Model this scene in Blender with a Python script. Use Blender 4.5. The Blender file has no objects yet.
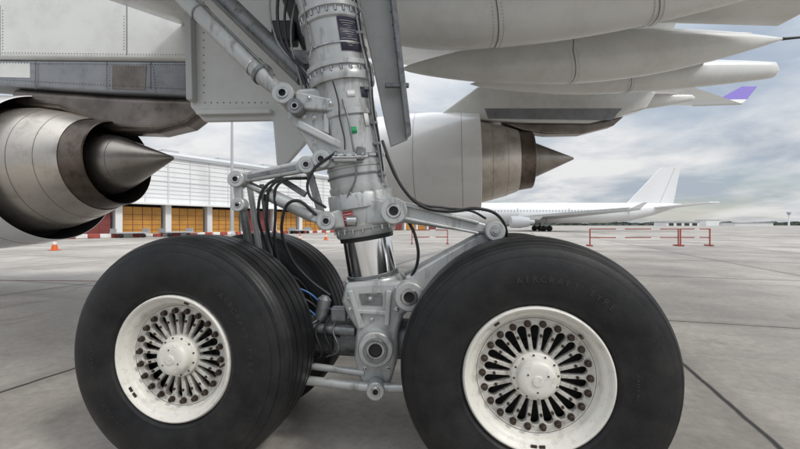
import bpy, bmesh, math, random
from mathutils import Vector, Matrix, Quaternion
random.seed(7)
D=bpy.data; SC=bpy.context.scene
col=SC.collection
TH=math.radians(9.0)
U=Vector((math.cos(TH),-math.sin(TH),0))      # aft direction of the aircraft
N=Vector((math.sin(TH),math.cos(TH),0))       # outboard direction

# ---------------------------------------------------------------- materials
def mat(name,base,rough=0.5,metal=0.0,var=0.0,vscale=3.0,dark=None,dirt=0.0,dscale=6.0,bump=0.0,bscale=60,spec=0.5,coat=0.0,streak=False,lo=0.5,hi=0.7):
    m=D.materials.new(name); m.use_nodes=True
    nt=m.node_tree; b=nt.nodes['Principled BSDF']
    b.inputs['Roughness'].default_value=rough; b.inputs['Metallic'].default_value=metal
    b.inputs['Specular IOR Level'].default_value=spec
    b.inputs['Coat Weight'].default_value=coat
    b.inputs['Base Color'].default_value=(*base,1)
    tc=nt.nodes.new('ShaderNodeTexCoord')
    out=None
    if var>0:
        n=nt.nodes.new('ShaderNodeTexNoise'); n.inputs['Scale'].default_value=vscale; n.inputs['Detail'].default_value=3
        nt.links.new(tc.outputs['Object'],n.inputs['Vector'])
        r=nt.nodes.new('ShaderNodeValToRGB')
        r.color_ramp.elements[0].position=0.3; r.color_ramp.elements[1].position=0.7
        r.color_ramp.elements[0].color=(*[max(0,c*(1-var)) for c in base],1)
        r.color_ramp.elements[1].color=(*[min(1,c*(1+var*0.5)) for c in base],1)
        nt.links.new(n.outputs['Fac'],r.inputs['Fac']); out=r.outputs['Color']
        rr=nt.nodes.new('ShaderNodeMapRange'); rr.inputs['To Min'].default_value=max(0.03,rough-0.12); rr.inputs['To Max'].default_value=min(1,rough+0.12)
        nt.links.new(n.outputs['Fac'],rr.inputs['Value']); nt.links.new(rr.outputs['Result'],b.inputs['Roughness'])
    if dirt>0:
        n2=nt.nodes.new('ShaderNodeTexNoise'); n2.inputs['Scale'].default_value=dscale; n2.inputs['Detail'].default_value=6; n2.inputs['Roughness'].default_value=0.7
        mp=nt.nodes.new('ShaderNodeMapping')
        if streak: mp.inputs['Scale'].default_value=(1,1,0.25)
        nt.links.new(tc.outputs['Object'],mp.inputs['Vector']); nt.links.new(mp.outputs['Vector'],n2.inputs['Vector'])
        r2=nt.nodes.new('ShaderNodeValToRGB'); r2.color_ramp.elements[0].position=lo; r2.color_ramp.elements[1].position=hi
        r2.color_ramp.elements[0].color=(0,0,0,1); r2.color_ramp.elements[1].color=(dirt,dirt,dirt,1)
        nt.links.new(n2.outputs['Fac'],r2.inputs['Fac'])
        mx=nt.nodes.new('ShaderNodeMixRGB'); 
        nt.links.new(r2.outputs['Color'],mx.inputs['Fac'])
        if out: nt.links.new(out,mx.inputs['Color1'])
        else: mx.inputs['Color1'].default_value=(*base,1)
        mx.inputs['Color2'].default_value=(*(dark or (0.06,0.05,0.04)),1)
        out=mx.outputs['Color']
    if out: nt.links.new(out,b.inputs['Base Color'])
    if bump>0:
        n3=nt.nodes.new('ShaderNodeTexNoise'); n3.inputs['Scale'].default_value=bscale; n3.inputs['Detail'].default_value=2
        nt.links.new(tc.outputs['Object'],n3.inputs['Vector'])
        bp=nt.nodes.new('ShaderNodeBump'); bp.inputs['Strength'].default_value=bump; bp.inputs['Distance'].default_value=0.01
        nt.links.new(n3.outputs['Fac'],bp.inputs['Height']); nt.links.new(bp.outputs['Normal'],b.inputs['Normal'])
    return m
M={}
M['grey']=mat('gear_grey_paint',(0.46,0.475,0.47),0.34,0.3,var=0.14,vscale=4,dirt=0.8,dscale=15,dark=(0.10,0.09,0.078),bump=0.05,bscale=50,streak=True,lo=0.53,hi=0.74)
M['grey2']=mat('gear_darker_metal',(0.22,0.23,0.235),0.4,0.5,var=0.25,vscale=8,dirt=0.8,dscale=18,bump=0.06,bscale=60,lo=0.52)
M['steel']=mat('bare_steel',(0.55,0.55,0.55),0.25,1.0,var=0.12,vscale=12,dirt=0.4,dscale=20)
M['chrome']=mat('chrome_piston',(0.86,0.87,0.88),0.12,1.0)
M['dark']=mat('dark_grease_metal',(0.035,0.035,0.037),0.5,0.4,var=0.4,vscale=9)
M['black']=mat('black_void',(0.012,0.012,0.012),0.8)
M['hose']=mat('black_hose',(0.012,0.012,0.014),0.45)
M['bluehose']=mat('blue_hose',(0.05,0.14,0.35),0.45)
M['white']=mat('white_wheel_paint',(0.70,0.68,0.62),0.4,0,var=0.06,vscale=6,dirt=0.6,dscale=22,dark=(0.27,0.22,0.16),lo=0.52,hi=0.78)
M['spoke']=mat('wheel_spoke_metal',(0.60,0.58,0.53),0.38,0.15,var=0.1,vscale=20,dirt=0.85,dscale=30,dark=(0.12,0.09,0.065),lo=0.48,hi=0.7)
M['bolt']=mat('brown_bolts',(0.07,0.05,0.04),0.4,0.6,var=0.3,vscale=40)
M['skin']=mat('aircraft_skin_paint',(0.665,0.67,0.65),0.3,0,var=0.05,vscale=0.7,dirt=0.35,dscale=1.8,dark=(0.36,0.345,0.31),coat=0.25,lo=0.46,hi=0.75)
M['skin2']=mat('aircraft_skin_grey',(0.46,0.47,0.46),0.35,0.05,var=0.08,vscale=1.2,dirt=0.4,dscale=3,dark=(0.22,0.21,0.19))
M['nac']=mat('nacelle_white',(0.77,0.77,0.765),0.22,0,var=0.04,vscale=0.7,dirt=0.22,dscale=1.5,dark=(0.45,0.43,0.41),coat=0.4)
M['core']=mat('core_cowl_metal',(0.58,0.535,0.48),0.3,0.75,var=0.15,vscale=1.2,dirt=0.5,dscale=2.6,dark=(0.24,0.2,0.16))
M['nozzle']=mat('nozzle_heat_metal',(0.15,0.12,0.10),0.33,0.85,var=0.45,vscale=2.5,dirt=0.6,dscale=6,dark=(0.03,0.024,0.02))
M['nozin']=mat('nozzle_inner_dark_metal',(0.05,0.042,0.037),0.45,0.7,var=0.3,vscale=3)  # darker metal tone for the inside of the nozzle
M['cone']=mat('exhaust_cone_metal',(0.29,0.265,0.24),0.3,0.85,var=0.3,vscale=2.5,dirt=0.5,dscale=5,dark=(0.08,0.065,0.05))
M['pylon']=mat('pylon_heat_shield',(0.22,0.19,0.17),0.32,0.75,var=0.45,vscale=1.8,dirt=0.5,dscale=4,dark=(0.04,0.032,0.028))
M['pymid']=mat('pylon_grey_panel',(0.25,0.26,0.28),0.35,0.3,var=0.2,vscale=1.5,dirt=0.4,dscale=4,dark=(0.09,0.09,0.09))
M['purple']=mat('winglet_purple',(0.16,0.10,0.42),0.3)
M['seam']=mat('panel_seam',(0.13,0.13,0.13),0.6)
M['cseam']=mat('core_seam',(0.22,0.19,0.16),0.5,0.5)
M['placard']=mat('placard_dark',(0.045,0.04,0.07),0.35)
M['green']=mat('sticker_green',(0.01,0.30,0.10),0.4)
M['red']=mat('placard_red',(0.36,0.03,0.03),0.4)
M['label']=mat('label_white',(0.7,0.7,0.7),0.4)

def tyre_mat():
    m=D.materials.new('tyre_rubber'); m.use_nodes=True; nt=m.node_tree; b=nt.nodes['Principled BSDF']
    tc=nt.nodes.new('ShaderNodeTexCoord')
    n=nt.nodes.new('ShaderNodeTexNoise'); n.inputs['Scale'].default_value=6; n.inputs['Detail'].default_value=7; n.inputs['Roughness'].default_value=0.7
    nt.links.new(tc.outputs['Object'],n.inputs['Vector'])
    r=nt.nodes.new('ShaderNodeValToRGB'); r.color_ramp.elements[0].position=0.35; r.color_ramp.elements[1].position=0.8
    r.color_ramp.elements[0].color=(0.006,0.0065,0.008,1); r.color_ramp.elements[1].color=(0.024,0.0235,0.023,1)
    nt.links.new(n.outputs['Fac'],r.inputs['Fac'])
    # faint dust film and scuffs
    nd=nt.nodes.new('ShaderNodeTexNoise'); nd.inputs['Scale'].default_value=2.2; nd.inputs['Detail'].default_value=8; nd.inputs['Roughness'].default_value=0.75
    nt.links.new(tc.outputs['Object'],nd.inputs['Vector'])
    md=nt.nodes.new('ShaderNodeMapRange'); md.inputs['From Min'].default_value=0.5; md.inputs['From Max'].default_value=0.8; md.inputs['To Max'].default_value=0.35
    nt.links.new(nd.outputs['Fac'],md.inputs['Value'])
    mx=nt.nodes.new('ShaderNodeMixRGB'); nt.links.new(md.outputs['Result'],mx.inputs['Fac']); nt.links.new(r.outputs['Color'],mx.inputs['Color1']); mx.inputs['Color2'].default_value=(0.075,0.065,0.055,1)
    nt.links.new(mx.outputs['Color'],b.inputs['Base Color'])
    rr=nt.nodes.new('ShaderNodeMapRange'); rr.inputs['From Min'].default_value=0.3; rr.inputs['From Max'].default_value=0.7; rr.inputs['To Min'].default_value=0.36; rr.inputs['To Max'].default_value=0.6
    nt.links.new(nd.outputs['Fac'],rr.inputs['Value']); nt.links.new(rr.outputs['Result'],b.inputs['Roughness'])
    b.inputs['Specular IOR Level'].default_value=0.32
    n3=nt.nodes.new('ShaderNodeTexNoise'); n3.inputs['Scale'].default_value=110; n3.inputs['Detail'].default_value=2
    nt.links.new(tc.outputs['Object'],n3.inputs['Vector'])
    bp=nt.nodes.new('ShaderNodeBump'); bp.inputs['Strength'].default_value=0.25; bp.inputs['Distance'].default_value=0.003
    nt.links.new(n3.outputs['Fac'],bp.inputs['Height']); nt.links.new(bp.outputs['Normal'],b.inputs['Normal'])
    return m
M['tyre']=tyre_mat()
M['letter']=mat('tyre_embossing',(0.028,0.028,0.029),0.4)

# ---------------------------------------------------------------- helpers
def top(name,loc=(0,0,0)):
    e=D.objects.new(name,None); e.location=loc; e.empty_display_size=0.3; col.objects.link(e); return e
def link(ob,parent=None,local=False):
    col.objects.link(ob)
    if parent is not None:
        ob.parent=parent
        if not local: ob.matrix_parent_inverse=Matrix.Translation(-Vector(parent.location))
    return ob
def meshobj(name,verts,faces,m,parent=None,smooth=True,bevel=0,local=False,autos=35,bseg=2):
    me=D.meshes.new(name); me.from_pydata([tuple(v) for v in verts],[],faces)
    bm=bmesh.new(); bm.from_mesh(me); bmesh.ops.recalc_face_normals(bm,faces=bm.faces)
    if smooth:
        for f in bm.faces: f.smooth=True
        for e in bm.edges:
            if len(e.link_faces)==2 and e.calc_face_angle(0)>math.radians(autos): e.smooth=False
    bm.to_mesh(me); bm.free()
    if m: me.materials.append(m)
    ob=D.objects.new(name,me); link(ob,parent,local)
    if bevel:
        bv=ob.modifiers.new('bevel','BEVEL'); bv.width=bevel; bv.segments=bseg; bv.limit_method='ANGLE'; bv.angle_limit=math.radians(40)
    return ob
def frame(axis):
    a=Vector(axis).normalized()
    ref=Vector((0,0,1)) if abs(a.z)<0.9 else Vector((0,-1,0))
    x=ref.cross(a).normalized(); y=a.cross(x).normalized()
    return x,y,a
def lathe_geo(prof,loc,axis,seg=48):
    x,y,a=frame(axis); loc=Vector(loc); vs=[];fs=[]
    for (s,r) in prof:
        for i in range(seg):
            t=2*math.pi*i/seg
            vs.append(loc+a*s+(x*math.cos(t)+y*math.sin(t))*r)
    for j in range(len(prof)-1):
        for i in range(seg):
            k=(i+1)%seg
            fs.append((j*seg+i,j*seg+k,(j+1)*seg+k,(j+1)*seg+i))
    if prof[0][1]>1e-4: fs.append(tuple(range(seg)))
    if prof[-1][1]>1e-4: fs.append(tuple((len(prof)-1)*seg+i for i in range(seg)))
    return vs,fs
def lathe(name,prof,loc,axis,m,parent=None,seg=48,closed=True,bevel=0,local=False,autos=35):
    vs,fs=lathe_geo(prof,loc,axis,seg)
    if not closed:
        fs=[f for f in fs if len(f)==4 or seg==4]
    return meshobj(name,vs,fs,m,parent,bevel=bevel,local=local,autos=autos)
def tube(name,p0,p1,r0,r1=None,m=None,parent=None,seg=24,bevel=0.0):
    r1=r0 if r1 is None else r1
    p0=Vector(p0);p1=Vector(p1);L=(p1-p0).length
    b=min(r0,r1)*0.15
    return lathe(name,[(0,r0-b),(b,r0),(L-b,r1),(L,r1-b)],p0,p1-p0,m,parent,seg)
def ring(name,c,axis,ro,ri,th,m,parent=None,seg=40):
    b=min((ro-ri)*0.2,th*0.2)
    h=th/2
    prof=[(-h,ri),(-h,ro-b),(-h+b,ro),(h-b,ro),(h,ro-b),(h,ri),(-h,ri)]
    vs,fs=lathe_geo(prof,c,axis,seg); fs=[f for f in fs if len(f)==4]
    return meshobj(name,vs,fs,m,parent)
def eye(name,c,ro,ri,th,m,parent,axis=(0,-1,0),bush=True):
    axis=Vector(axis)
    ring(name,c,axis,ro,ri,th,m,parent)
    if bush: ring(name+'_bushing',c,axis,ri*1.0-0.001,ri*0.62,th*1.06,M['steel'],parent)
    lathe(name+'_pin',[(-th*0.44,ri*0.6),(th*0.38,ri*0.6)],c,axis,M['dark'],parent,seg=24)
def plate(name,pts,y0,y1,m,parent,bevel=0.01,seg=2):
    n=len(pts)
    vs=[(p[0],y0,p[1]) for p in pts]+[(p[0],y1,p[1]) for p in pts]
    fs=[tuple(range(n)),tuple(range(2*n-1,n-1,-1))]+[(i,(i+1)%n,n+(i+1)%n,n+i) for i in range(n)]
    return meshobj(name,vs,fs,m,parent,smooth=False,bevel=bevel,bseg=seg)
def boxgeo(c,sx,sy,sz,X=Vector((1,0,0)),Y=Vector((0,1,0)),Z=Vector((0,0,1))):
    c=Vector(c);v=[]
    for k in (-1,1):
        for j in (-1,1):
            for i in (-1,1):
                v.append(c+X*(i*sx/2)+Y*(j*sy/2)+Z*(k*sz/2))
    f=[(0,2,3,1),(4,5,7,6),(0,1,5,4),(2,6,7,3),(0,4,6,2),(1,3,7,5)]
    return v,f
def multi(name,geos,m,parent,bevel=0,smooth=True,local=False):
    vs=[];fs=[]
    for v,f in geos:
        o=len(vs); vs+=list(v); fs+=[tuple(i+o for i in q) for q in f]
    return meshobj(name,vs,fs,m,parent,smooth=smooth,bevel=bevel,local=local)
def box(name,c,sx,sy,sz,m,parent,X=Vector((1,0,0)),Y=Vector((0,1,0)),bevel=0.0):
    return multi(name,[boxgeo(c,sx,sy,sz,X,Y)],m,parent,bevel=bevel,smooth=False)
def hose(name,pts,r,m,parent):
    cu=D.curves.new(name,'CURVE'); cu.dimensions='3D'; cu.bevel_depth=r; cu.bevel_resolution=3; cu.resolution_u=10
    sp=cu.splines.new('BEZIER'); sp.bezier_points.add(len(pts)-1)
    for bp_,p in zip(sp.bezier_points,pts):
        bp_.co=p; bp_.handle_left_type=bp_.handle_right_type='AUTO'
    cu.materials.append(m); cu.use_fill_caps=True
    ob=D.objects.new(name,cu); return link(ob,parent)
def bar(name,p0,p1,w0,w1,th,m,parent,bevel=0.008,up=Vector((0,-1,0))):
    p0=Vector(p0);p1=Vector(p1);d=(p1-p0).normalized();s=d.cross(up).normalized();t=s.cross(d).normalized()
    vs=[]
    for p,w in ((p0,w0),(p1,w1)):
        for a,b_ in ((-1,-1),(1,-1),(1,1),(-1,1)):
            vs.append(p+s*(a*w/2)+t*(b_*th/2))
    fs=[(0,1,2,3),(7,6,5,4),(0,4,5,1),(1,5,6,2),(2,6,7,3),(3,7,4,0)]
    return meshobj(name,vs,fs,m,parent,smooth=False,bevel=bevel)
def studs(name,pts,r,h,m,parent,axis=(0,-1,0),n=6):
    multi(name,[lathe_geo([(0,r*1.5),(h*0.25,r*1.5),(h*0.3,r),(h,r),(h*1.1,r*0.7)],p,axis,n) for p in pts],m,parent)

# ---------------------------------------------------------------- wheels
def tyre_profile():
    P=[(0.045,0.30),(0.02,0.325),(0.0,0.335),(-0.010,0.347),(-0.014,0.352),(-0.014,0.356),(-0.022,0.38),(-0.031,0.42),(-0.034,0.46),(-0.031,0.50),(-0.022,0.537),(-0.016,0.552),(-0.012,0.553),(-0.010,0.560),(-0.002,0.578),(0.004,0.588),(0.013,0.589),(0.018,0.602),(0.026,0.608),(0.031,0.603),(0.038,0.614),(0.053,0.622),(0.058,0.616),(0.067,0.626),(0.09,0.631)]
    tread=[]
    g=[(0.118,0.633),(0.182,0.636),(0.258,0.636),(0.322,0.633)]
    for a,r in g:
        tread+=[(a-0.008,r),(a-0.006,r-0.014),(a+0.006,r-0.014),(a+0.008,r)]
    tread.insert(8,(0.22,0.637))
    Q=[(0.44-a,r) for a,r in reversed(P)]
    return P+tread+Q
def slot_curve():
    cu=D.curves.new('wheel_slotted_web','CURVE'); cu.dimensions='2D'; cu.fill_mode='BOTH'; cu.extrude=0.014; cu.bevel_depth=0.0022; cu.bevel_resolution=1
    def addp(pts):
        sp=cu.splines.new('POLY'); sp.points.add(len(pts)-1)
        for q,p in zip(sp.points,pts): q.co=(p[0],p[1],0,1)
        sp.use_cyclic_u=True
    addp([(0.262*math.cos(t*2*math.pi/96),0.262*math.sin(t*2*math.pi/96)) for t in range(96)])
    addp([(0.06*math.cos(t*2*math.pi/48),0.06*math.sin(t*2*math.pi/48)) for t in range(48)])
    ns=22
    for i in range(ns):
        a=2*math.pi*(i+0.5)/ns
        ri,ro=0.120,0.210; wi,wo=0.0108,0.0232
        pts=[]
        for k in range(9):
            t=-math.pi/2+math.pi*k/8
            pts.append((ro+wo*math.cos(t),wo*math.sin(t)))
        for k in range(7):
            t=math.pi/2+math.pi*k/6
            pts.append((ri+wi*math.cos(t),wi*math.sin(t)))
        addp([(p[0]*math.cos(a)-p[1]*math.sin(a),p[0]*math.sin(a)+p[1]*math.cos(a)) for p in pts])
    cu.materials.append(M['spoke'])
    return cu
WEB=slot_curve()
WM={}
FONT={}
def letters(e,text,mid,rad,size,a_):
    step=size*0.86/rad
    for i,ch in enumerate(text):
        if ch==' ': continue
        if ch not in FONT:
            f=D.curves.new('emboss_'+ch,'FONT'); f.body=ch; f.size=0.042; f.extrude=0.0012; f.align_x='CENTER'; f.align_y='CENTER'; f.materials.append(M['letter']); f.resolution_u=3
            FONT[ch]=f
        ob=D.objects.new('sidewall_letter',FONT[ch]); ob.parent=e; col.objects.link(ob)
        ang=mid-(i-(len(text)-1)/2)*step       # seen from the outer (-Y) side, reads clockwise
        ob.location=(rad*math.cos(ang),a_,rad*math.sin(ang))
        zdir=Vector((math.cos(ang),0,math.sin(ang))); xdir=Vector((math.sin(ang),0,-math.cos(ang))); n=Vector((0,-1,0))
        ob.rotation_euler=Matrix((xdir,zdir,n)).transposed().to_euler()
        ob.scale=(size/0.042,)*3
def wheel(loc,rz,spin=0.0,text=False):
    e=top('aircraft_wheel',loc)
    e.rotation_euler=(Matrix.Rotation(rz,3,'Z')@Matrix.Rotation(spin,3,'Y')).to_euler('XYZ')
    ax=(0,1,0)
    def part(key,build):
        if key in WM:
            ob=D.objects.new(key,WM[key]); ob.parent=e; col.objects.link(ob)
            return ob
        ob=build(); WM[key]=ob.data; return ob
    part('tyre',lambda: lathe('tyre',tyre_profile(),(0,0,0),ax,M['tyre'],e,seg=160,closed=False,local=True,autos=30))
    rim=[(0.05,0.30),(0.03,0.325),(0.004,0.331),(-0.010,0.327),(-0.014,0.320),(-0.010,0.311),(0.004,0.305),(0.010,0.298),(0.014,0.290),(0.026,0.281),(0.034,0.277),(0.056,0.274),(0.060,0.268),(0.060,0.258),(0.08,0.255)]
    part('rim_flange',lambda: lathe('rim_flange',rim,(0,0,0),ax,M['white'],e,seg=128,closed=False,local=True,autos=50))
    w=D.objects.new('slotted_web',WEB); w.parent=e; w.rotation_euler=(math.pi/2,0,0); w.location=(0,0.078,0); col.objects.link(w)
    part('dark_groove_ring',lambda: lathe('dark_groove_ring',[(0.0592,0.2655),(0.0588,0.2645),(0.0592,0.2635)],(0,0,0),ax,M['bolt'],e,seg=96,closed=False,local=True))  # thin dark brown ring between rim flange and slotted web
    part('black_slot_backing',lambda: lathe('black_slot_backing',[(0.16,0.26),(0.135,0.24),(0.14,0.15),(0.12,0.145),(0.12,0.05)],(0,0,0),ax,M['black'],e,seg=64,closed=True,local=True))  # black backing disc; the dark behind the slots is put into its colour
    cap=[(0.062,0.108),(0.045,0.108),(0.040,0.103),(0.038,0.091),(0.010,0.087),(-0.006,0.082),(-0.013,0.072),(-0.0155,0.050),(-0.0157,0.024),(-0.021,0.022),(-0.022,0.0)]
    part('hub_cap',lambda: lathe('hub_cap',cap,(0,0,0),ax,M['white'],e,seg=64,closed=False,local=True,autos=50))
    def bolts():
        gs=[]
        for i in range(22):
            a=2*math.pi*i/22
            c=Vector((0.238*math.cos(a),0.062,0.238*math.sin(a)))
            gs.append(lathe_geo([(0,0.0165),(-0.006,0.0165),(-0.007,0.012),(-0.022,0.012),(-0.024,0.009)],c,ax,10))
            c2=Vector((0.184*math.cos(a),0.062,0.184*math.sin(a)))
            gs.append(lathe_geo([(0,0.0075),(-0.008,0.007)],c2,ax,8))
        return multi('wheel_bolts',gs,M['bolt'],e,local=True)
    part('wheel_bolts',bolts)
    def capb():
        gs=[]
        for i in range(12):
            a=2*math.pi*i/12+0.1
            gs.append(lathe_geo([(0.045,0.0045),(0.035,0.0045)],Vector((0.0985*math.cos(a),0,0.0985*math.sin(a))),ax,8))
        for i in range(3):
            a=2*math.pi*i/3+0.5
            gs.append(lathe_geo([(0,0.004),(-0.0178,0.004)],Vector((0.05*math.cos(a),0,0.05*math.sin(a))),ax,8))
        return multi('hub_screws',gs,M['bolt'],e,local=True)
    part('hub_screws',capb)
    def lab():
        gs=[]
        for a in (-1.62,-1.50,2.2):
            c=Vector((0.300*math.cos(a),0.004,0.300*math.sin(a)))
            X=Vector((-math.sin(a),0,math.cos(a))); Z=Vector((math.cos(a),0,math.sin(a)))
            gs.append(boxgeo(c,0.026,0.006,0.014,X,Vector((0,1,0)),Z))
        gs.append(lathe_geo([(0.05,0.006),(0.0,0.006),(-0.002,0.004)],(0.272*math.cos(0.8),0,0.272*math.sin(0.8)),ax,8))
        return multi('rim_weights',gs,M['bolt'],e,smooth=False,local=True)
    part('rim_weights',lab)
    part('inner_wheel_half',lambda: lathe('inner_wheel_half',[(0.38,0.30),(0.43,0.325),(0.445,0.32),(0.43,0.29),(0.34,0.27),(0.3,0.2)],(0,0,0),ax,M['grey2'],e,seg=64,closed=False,local=True))
    if text:
        letters(e,'AIRCRAFT TYRE',1.3,0.452,0.040,-0.0338)
        letters(e,'49X19.0-22  32PR TUBELESS',1.3+math.pi,0.440,0.024,-0.0332)
        letters(e,'RADIAL',0.0,0.405,0.024,-0.0283)
    return e
HL=Vector((-1.175,2.06,0.632)); HR=Vector((0.612,1.78,0.632))
wheel(HL,-TH,0.9,True); wheel(HR,-TH,0.0,True)
wheel(HL+N*1.16,-TH+math.pi,0.4); wheel(HR+N*1.16,-TH+math.pi,1.4)

# ---------------------------------------------------------------- landing gear
G=top('aircraft_main_landing_gear',(-0.2,2.47,0.63))
A0=Vector((-0.105,2.50,0.62)); A1=Vector((-0.445,2.42,2.75))
AX=(A1-A0).normalized()
def A(z): return A0+(A1-A0)*((z-0.62)/2.13)
def S(z): return (A(z)-A0).length*(1 if z>=0.62 else -1)
def strut(name,zr,m,seg=64): return lathe(name,[(S(z),r) for z,r in zr],A0,AX,m,G,seg=seg)
strut('chrome_piston',[(0.86,0.150),(1.34,0.150)],M['chrome'])
strut('lower_gland_collar',[(1.262,0.160),(1.262,0.176),(1.275,0.182),(1.30,0.182),(1.305,0.190),(1.33,0.192),(1.335,0.180),(1.42,0.184),(1.43,0.198),(1.50,0.198),(1.515,0.188)],M['grey'])
strut('outer_cylinder',[(1.50,0.168),(1.54,0.180),(1.56,0.180),(1.565,0.171),(1.66,0.171),(1.665,0.176),(1.675,0.176),(1.68,0.171),(1.95,0.171),(1.96,0.182),(1.985,0.182),(1.99,0.173),(2.14,0.173),(2.18,0.180)],M['grey'])
strut('mid_collar',[(2.155,0.172),(2.155,0.196),(2.17,0.2),(2.20,0.2),(2.215,0.19),(2.23,0.19),(2.235,0.203),(2.262,0.203),(2.27,0.185)],M['grey'])
strut('upper_cylinder',[(2.26,0.176),(2.50,0.178),(2.51,0.19),(2.525,0.192),(2.53,0.181),(2.56,0.181),(2.565,0.195),(2.59,0.195),(2.60,0.183),(2.68,0.19),(2.75,0.21),(3.0,0.22),(4.5,0.24)],M['grey'])
strut('gland_seal',[(1.235,0.152),(1.235,0.164),(1.263,0.166),(1.263,0.152)],M['dark'])
def strut_bolts(name,z,rr,n,br,h,m=M['steel']):
    gs=[]; x,y,a=frame(AX)
    for i in range(n):
        t=2*math.pi*i/n
        c=A(z)+(x*math.cos(t)+y*math.sin(t))*rr
        gs.append(lathe_geo([(-h,br),(h,br)],c,AX,6))
    multi(name,gs,m,G)
strut_bolts('collar_bolts',2.213,0.196,22,0.009,0.012)
strut_bolts('gland_bolts',1.302,0.187,20,0.008,0.014)
strut_bolts('gland_bolts_upper',1.51,0.190,18,0.008,0.010)
strut_bolts('flange_bolts',2.545,0.187,24,0.007,0.014)
FV=(Vector((0,-1,0))-AX*Vector((0,-1,0)).dot(AX)).normalized(); SV=AX.cross(FV).normalized()
if SV.x<0: SV=-SV
def onstrut(z,ang,rad): return A(z)+(FV*math.cos(ang)+SV*math.sin(ang))*rad
def patch(name,zc,ang,h,w,rad,m,off=0.003):
    n=10;vs=[];fs=[]
    for k in (0,1):
        for i in range(n+1):
            t=ang+(i/n-0.5)*w/rad
            vs.append(A(zc)+AX*((k-0.5)*h)+(FV*math.cos(t)+SV*math.sin(t))*(rad+off))
    for i in range(n): fs.append((i,i+1,n+2+i,n+1+i))
    o=meshobj(name,vs,fs,m,G); s=o.modifiers.new('th','SOLIDIFY'); s.thickness=0.002; return o
patch('data_placard',2.405,0.62,0.19,0.13,0.178,M['placard'])
for k in range(12): patch('placard_text_%d'%k,2.475-0.0125*k,0.60-0.02*(k%3),0.0025,0.10-0.025*((k*5)%4),0.178,M['skin2'],0.006)
patch('white_label',2.07,0.33,0.035,0.045,0.172,M['label'],0.004)
patch('white_label_b',1.93,0.75,0.09,0.03,0.172,M['label'],0.004)
patch('small_placard',2.08,0.85,0.06,0.05,0.172,M['placard'])
patch('green_sticker',1.865,0.22,0.036,0.036,0.171,M['green'],0.004)
patch('red_placard',1.375,-0.42,0.085,0.07,0.1835,M['red'],0.004)
for k in range(4): patch('red_placard_text_%d'%k,1.402-0.016*k,-0.42,0.0035,0.05-0.01*(k%2),0.1835,M['label'],0.0065)
ring('hose_clamp',A(1.72),AX,0.183,0.168,0.022,M['steel'],G)
ring('hose_clamp_b',A(1.62),AX,0.181,0.168,0.012,M['grey2'],G)
ring('hose_clamp_c',A(2.36),AX,0.186,0.17,0.012,M['steel'],G)
box('sensor_block',A(1.70)+Vector((-0.03,-0.2,0)),0.13,0.05,0.045,M['grey'],G,bevel=0.008)
box('sensor_block_b',A(1.72)+Vector((0.06,-0.19,0.01)),0.05,0.05,0.07,M['grey2'],G,bevel=0.008)
tube('sensor_tube',A(1.70)+Vector((-0.10,-0.22,0)),A(1.70)+Vector((0.10,-0.22,0.005)),0.011,None,M['steel'],G)
for i in range(4):
    tube('sensor_nut_%d'%i,A(1.70)+Vector((-0.08+0.05*i,-0.235,0.02)),A(1.70)+Vector((-0.08+0.05*i,-0.215,0.02)),0.010,None,M['steel'],G,seg=6)
bar('side_rib',A(1.55)+Vector((0.165,-0.06,0)),A(2.12)+Vector((0.165,-0.06,0)),0.03,0.03,0.05,M['grey'],G)
for j,(ang,r_,zt,zb) in enumerate(((0.95,0.007,2.75,1.55),(1.08,0.005,2.75,1.62),(-0.75,0.006,2.75,2.30),(-0.12,0.004,2.14,1.76))):
    pts=[onstrut(zt-(zt-zb)*k/6,ang+0.02*((k*7)%3-1),0.192+(0.02 if abs((zt-(zt-zb)*k/6)-2.22)<0.12 else 0)) for k in range(7)]
    hose('conduit_%d'%j,pts,r_,M['grey2'] if j%2==0 else M['hose'],G)
for k,z in enumerate((2.66,2.42,2.10,1.90,1.78,1.60)):
    c=onstrut(z,1.0,0.186); box('conduit_clip_%d'%k,c,0.045,0.03,0.018,M['grey2'],G,bevel=0.004)
plate('drag_brace_forging',[(-0.655,2.06),(-0.60,2.12),(-0.48,2.13),(-0.30,2.05),(-0.30,1.72),(-0.40,1.68),(-0.50,1.72),(-0.56,1.82),(-0.655,1.94)],2.33,2.44,M['grey'],G,bevel=0.022,seg=3)
plate('forging_web_front',[(-0.60,2.09),(-0.32,2.03),(-0.32,1.97),(-0.60,1.99)],2.285,2.33,M['grey'],G,bevel=0.01)
plate('forging_web_mid',[(-0.585,1.93),(-0.33,1.80),(-0.33,1.75),(-0.60,1.885)],2.29,2.33,M['grey'],G,bevel=0.01)
plate('forging_web_vert',[(-0.44,1.965),(-0.41,1.965),(-0.41,1.845),(-0.44,1.86)],2.30,2.33,M['grey'],G,bevel=0.006)
studs('forging_bolts',[(-0.56,2.33,1.955),(-0.50,2.33,1.945),(-0.50,2.33,1.80),(-0.44,2.33,1.74),(-0.38,2.33,1.72),(-0.52,2.285,2.045),(-0.40,2.285,2.015)],0.010,0.02,M['steel'],G)
eye('brace_eye',(-0.665,2.36,2.07),0.062,0.033,0.2,M['grey'],G)
eye('brace_eye_b',(-0.59,2.34,1.99),0.045,0.022,0.2,M['grey2'],G)
B0=Vector((-0.70,2.38,2.10)); B1=Vector((-2.35,2.95,3.75)); bd=(B1-B0).normalized()
tube('drag_brace_tube',B0+bd*0.16,B1,0.057,0.062,M['grey'],G,seg=32)
tube('drag_brace_neck',B0,B0+bd*0.18,0.04,0.058,M['grey'],G,seg=32)
ring('drag_brace_collar',B0+bd*0.2,bd,0.068,0.05,0.03,M['grey2'],G)
ring('drag_brace_collar_b',B0+bd*0.27,bd,0.062,0.05,0.012,M['steel'],G)
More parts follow.
